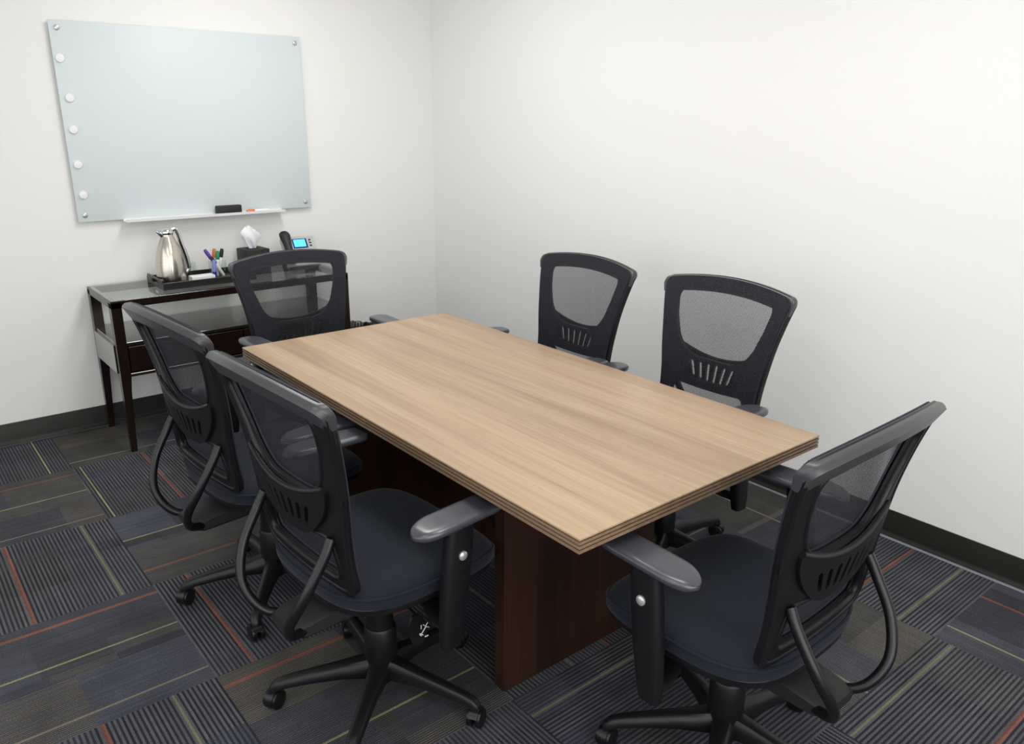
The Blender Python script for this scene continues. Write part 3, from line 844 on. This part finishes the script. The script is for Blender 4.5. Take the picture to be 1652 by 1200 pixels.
lathe(bm, [(0, 0), (.066, 0), (.070, .004), (.072, .02), (.0725, .05), (.071, .09), (.065, .13), (.056, .17), (.042, .205), (.031, .230), (.026, .244), (.027, .252), (0, .252)], 40)
link('body', bm, M_steel, pt)
bm = bmesh.new()
rs = []
for d, z, wv, hv in ((.012, .236, .014, .016), (.026, .243, .012, .015), (.040, .254, .009, .010), (.052, .264, .005, .005)):
    rs.append([(d + hv * .5 * math.sin(a) * -.5, wv * math.cos(a), z + hv * math.sin(a)) for a in [2 * PI * k / 14 for k in range(14)]])
rings(bm, rs)
link('spout', bm, M_chrome, pt)
bm = bmesh.new(); lathe(bm, [(0, .244), (.030, .244), (.032, .250), (.031, .262), (.022, .272), (.010, .275), (0, .275)], 28)
link('lid', bm, M_chrome, pt)
bm = bmesh.new(); tube(bm, [(-.026, 0, .262), (-.048, 0, .264), (-.056, 0, .242), (-.064, 0, .20), (-.078, 0, .15), (-.089, 0, .10), (-.091, 0, .06), (-.074, 0, .04)], [.008, .009, .010, .0105, .0105, .010, .009, .007], 10, flat=1.3)
link('handle', bm, M_chrome, pt)

# acrylic caddy with note box, cup and markers
def cup(x, y, r, h, label):
    bm = bmesh.new(); lathe(bm, [(0, 0), (r, 0), (r * 1.02, h), (r * 1.02 - .002, h), (r - .002, .003), (0, .003)], 28)
    o = link('marker_cup', bm, M_acrylic); o.location = (x, y, TZ2)
    return tag(o, label, 'cup')
cup(-1.515, -.200, .045, .085, 'clear acrylic cup of markers on the tray by the tissue box')
cup(-1.650, -.180, .030, .085, 'empty clear acrylic cup on the tray beside the steel carafe')
o = link('note_box', box(-.058, .058, -.030, .030, 0, .034, .002, 1), M_white); o.location = (-1.632, -.300, TZ2); o.rotation_euler.z = R(2)
tag(o, 'small white note box at the front edge of the tray', 'note box')
def lean(tx, ty_): return (R(ty_), R(tx), 0)
G = 'dry erase markers in the clear cup'
marker('whiteboard_marker', (.13, .06, .42), 'marker with purple cap sticking highest out of the cup, leaning left', G, (-1.487, -.188, TZ2 + .006), lean(-31, 2), L_=.160)
marker('whiteboard_marker', (.045, .010, .012), 'marker with dark maroon cap just below the purple one', G, (-1.495, -.226, TZ2 + .006), lean(-30, 3), L_=.118)
marker('whiteboard_marker', (.60, .16, .06), 'marker with orange cap behind the green one', G, (-1.530, -.169, TZ2 + .004), lean(8, 0), L_=.138)
marker('whiteboard_marker', (.0, .25, .09), 'marker with green cap in the middle of the cup', G, (-1.521, -.207, TZ2 + .004), lean(6, 0), L_=.130)
marker('whiteboard_marker', (.008, .008, .009), 'marker with black cap leaning right in the cup', G, (-1.502, -.169, TZ2 + .006), lean(14, 0), L_=.135)
t = marker('whiteboard_marker', (.015, .02, .22), 'blue marker standing cap down at the front of the cup', G, (-1.550, -.262, TZ2 + .098), (R(180), R(3), 0), body=(.18, .22, .55), L_=.092)

tb = thing('tissue_box', 'black square tissue box with a white tissue pulled up', 'tissue box', (-1.285, -.125, TOPZ), R(4))
bm = bmesh.new()
HB = .066
add_box(bm, -HB, HB, -HB, HB, 0, .125, .004, 2)
link('cover', bm, M_black, tb, 40)
bm = bmesh.new(); rs = []
for k, z in ((1.0, .1252), (1.0, .1262)):
    rs.append([(.040 * k * math.cos(a), .020 * k * math.sin(a), z) for a in [2 * PI * q / 24 for q in range(24)]])
rings(bm, rs); link('slot', bm, mat('slot_dark', (.004, .004, .004), .8), tb)
rn = random.Random(4); bm = bmesh.new(); rs = []
for i, (z, r_) in enumerate(((.122, .016), (.138, .022), (.160, .034), (.185, .043), (.208, .041), (.226, .031), (.238, .018), (.244, .004))):
    rs.append([((r_ * (1 + .28 * math.sin(5 * a + i * .7) + .12 * math.sin(9 * a - i))) * math.cos(a) - .020 * (i / 7), (r_ * .55 * (1 + .3 * math.sin(4 * a + i))) * math.sin(a), z + .006 * math.sin(3 * a + i)) for a in [2 * PI * q / 48 for q in range(48)]])
rings(bm, rs)
link('tissue', bm, M_tissue, tb, 70)

# desk phone
ph = thing('desk_phone', 'silver and black desk phone with a lit blue screen on the sideboard', 'phone', (-1.035, -.17, TOPZ), R(-6))
tilt = Matrix.Rotation(R(52), 4, 'X')
def phone_part(name, bm, m, parent=ph):
    for v in bm.verts: v.co = (Matrix.Translation((0, -.075, .018)) @ tilt) @ v.co
    return link(name, bm, m, parent, 35)
phone_part('body', box(-.095, .095, .0, .185, -.018, .010, .006, 3), mat('phone_silver', (.50, .51, .52), .35, metal=.2))
sc_ = phone_part('screen_bezel', box(-.036, .048, .108, .168, .010, .013, .001, 1), mat('bezel_blue', (.03, .05, .22), .2))
pp = phone_part('screen', box(-.028, .038, .116, .162, .013, .0136), mat('screen_lit', (.1, .5, .8), .2, emit=((.08, .62, .95), 1.0))); pp['label'] = 'lit cyan blue display'
for k in range(3):
    phone_part('key', box(-.054, -.042, .116 + k * .018, .126 + k * .018, .010, .0125, .001, 1), M_black)
    phone_part('key', box(.060, .072, .116 + k * .018, .126 + k * .018, .010, .0125, .001, 1), M_black)
for r_ in range(4):
    for c_ in range(3): phone_part('key', box(-.022 + c_ * .026, -.006 + c_ * .026, .018 + r_ * .020, .030 + r_ * .020, .010, .0135, .001, 1), M_black)
bm = bmesh.new(); tube(bm, [(-.078, .006, .030), (-.078, .03, .044), (-.078, .095, .050), (-.078, .165, .046), (-.078, .190, .034)], [.025, .030, .022, .030, .027], 14, flat=.8, up=(0, 0, 1))
phone_part('handset', bm, M_black)
bm = bmesh.new()
for s in (-1, 1): add_box(bm, s * .07 - .012, s * .07 + .012, -.03, .075, 0.0, .012, .001, 1); 
for s in (-1, 1): tube(bm, [(s * .07, .068, .006), (s * .07, .045, .06), (s * .07, .02, .105)], .010, 8)
add_box(bm, -.075, .075, -.085, -.06, 0, .014, .002, 1); add_box(bm, -.082, -.058, -.07, .07, 0, .012); add_box(bm, .058, .082, -.07, .07, 0, .012)
link('stand', bm, M_black, ph, 35)

# waste basket in the corner behind the end chair
wbk = thing('waste_basket', 'black waste basket with crumpled liner bag in the corner beyond the sideboard', 'waste basket', (-.705, -.20, 0))
bm = bmesh.new(); lathe(bm, [(0, 0), (.100, 0), (.122, .33), (.126, .33), (.126, .34), (.118, .34), (.096, .012), (0, .012)], 32)
link('bin_body', bm, M_black, wbk)
bm = bmesh.new(); rs = []
for i, (z, r_) in enumerate(((.280, .1255), (.320, .131), (.349, .130), (.357, .120), (.350, .110), (.300, .106))):
    rs.append([(r_ * (1 + .010 * math.sin(11 * a + i * 1.3)) * math.cos(a), r_ * (1 + .010 * math.cos(13 * a - i)) * math.sin(a), z + .005 * math.sin(5 * a + i * .4) + .003 * math.sin(17 * a + i)) for a in [2 * PI * q / 96 for q in range(96)]])
rings(bm, rs, cap0=False, cap1=False)
link('liner', bm, M_bag, wbk, 60)
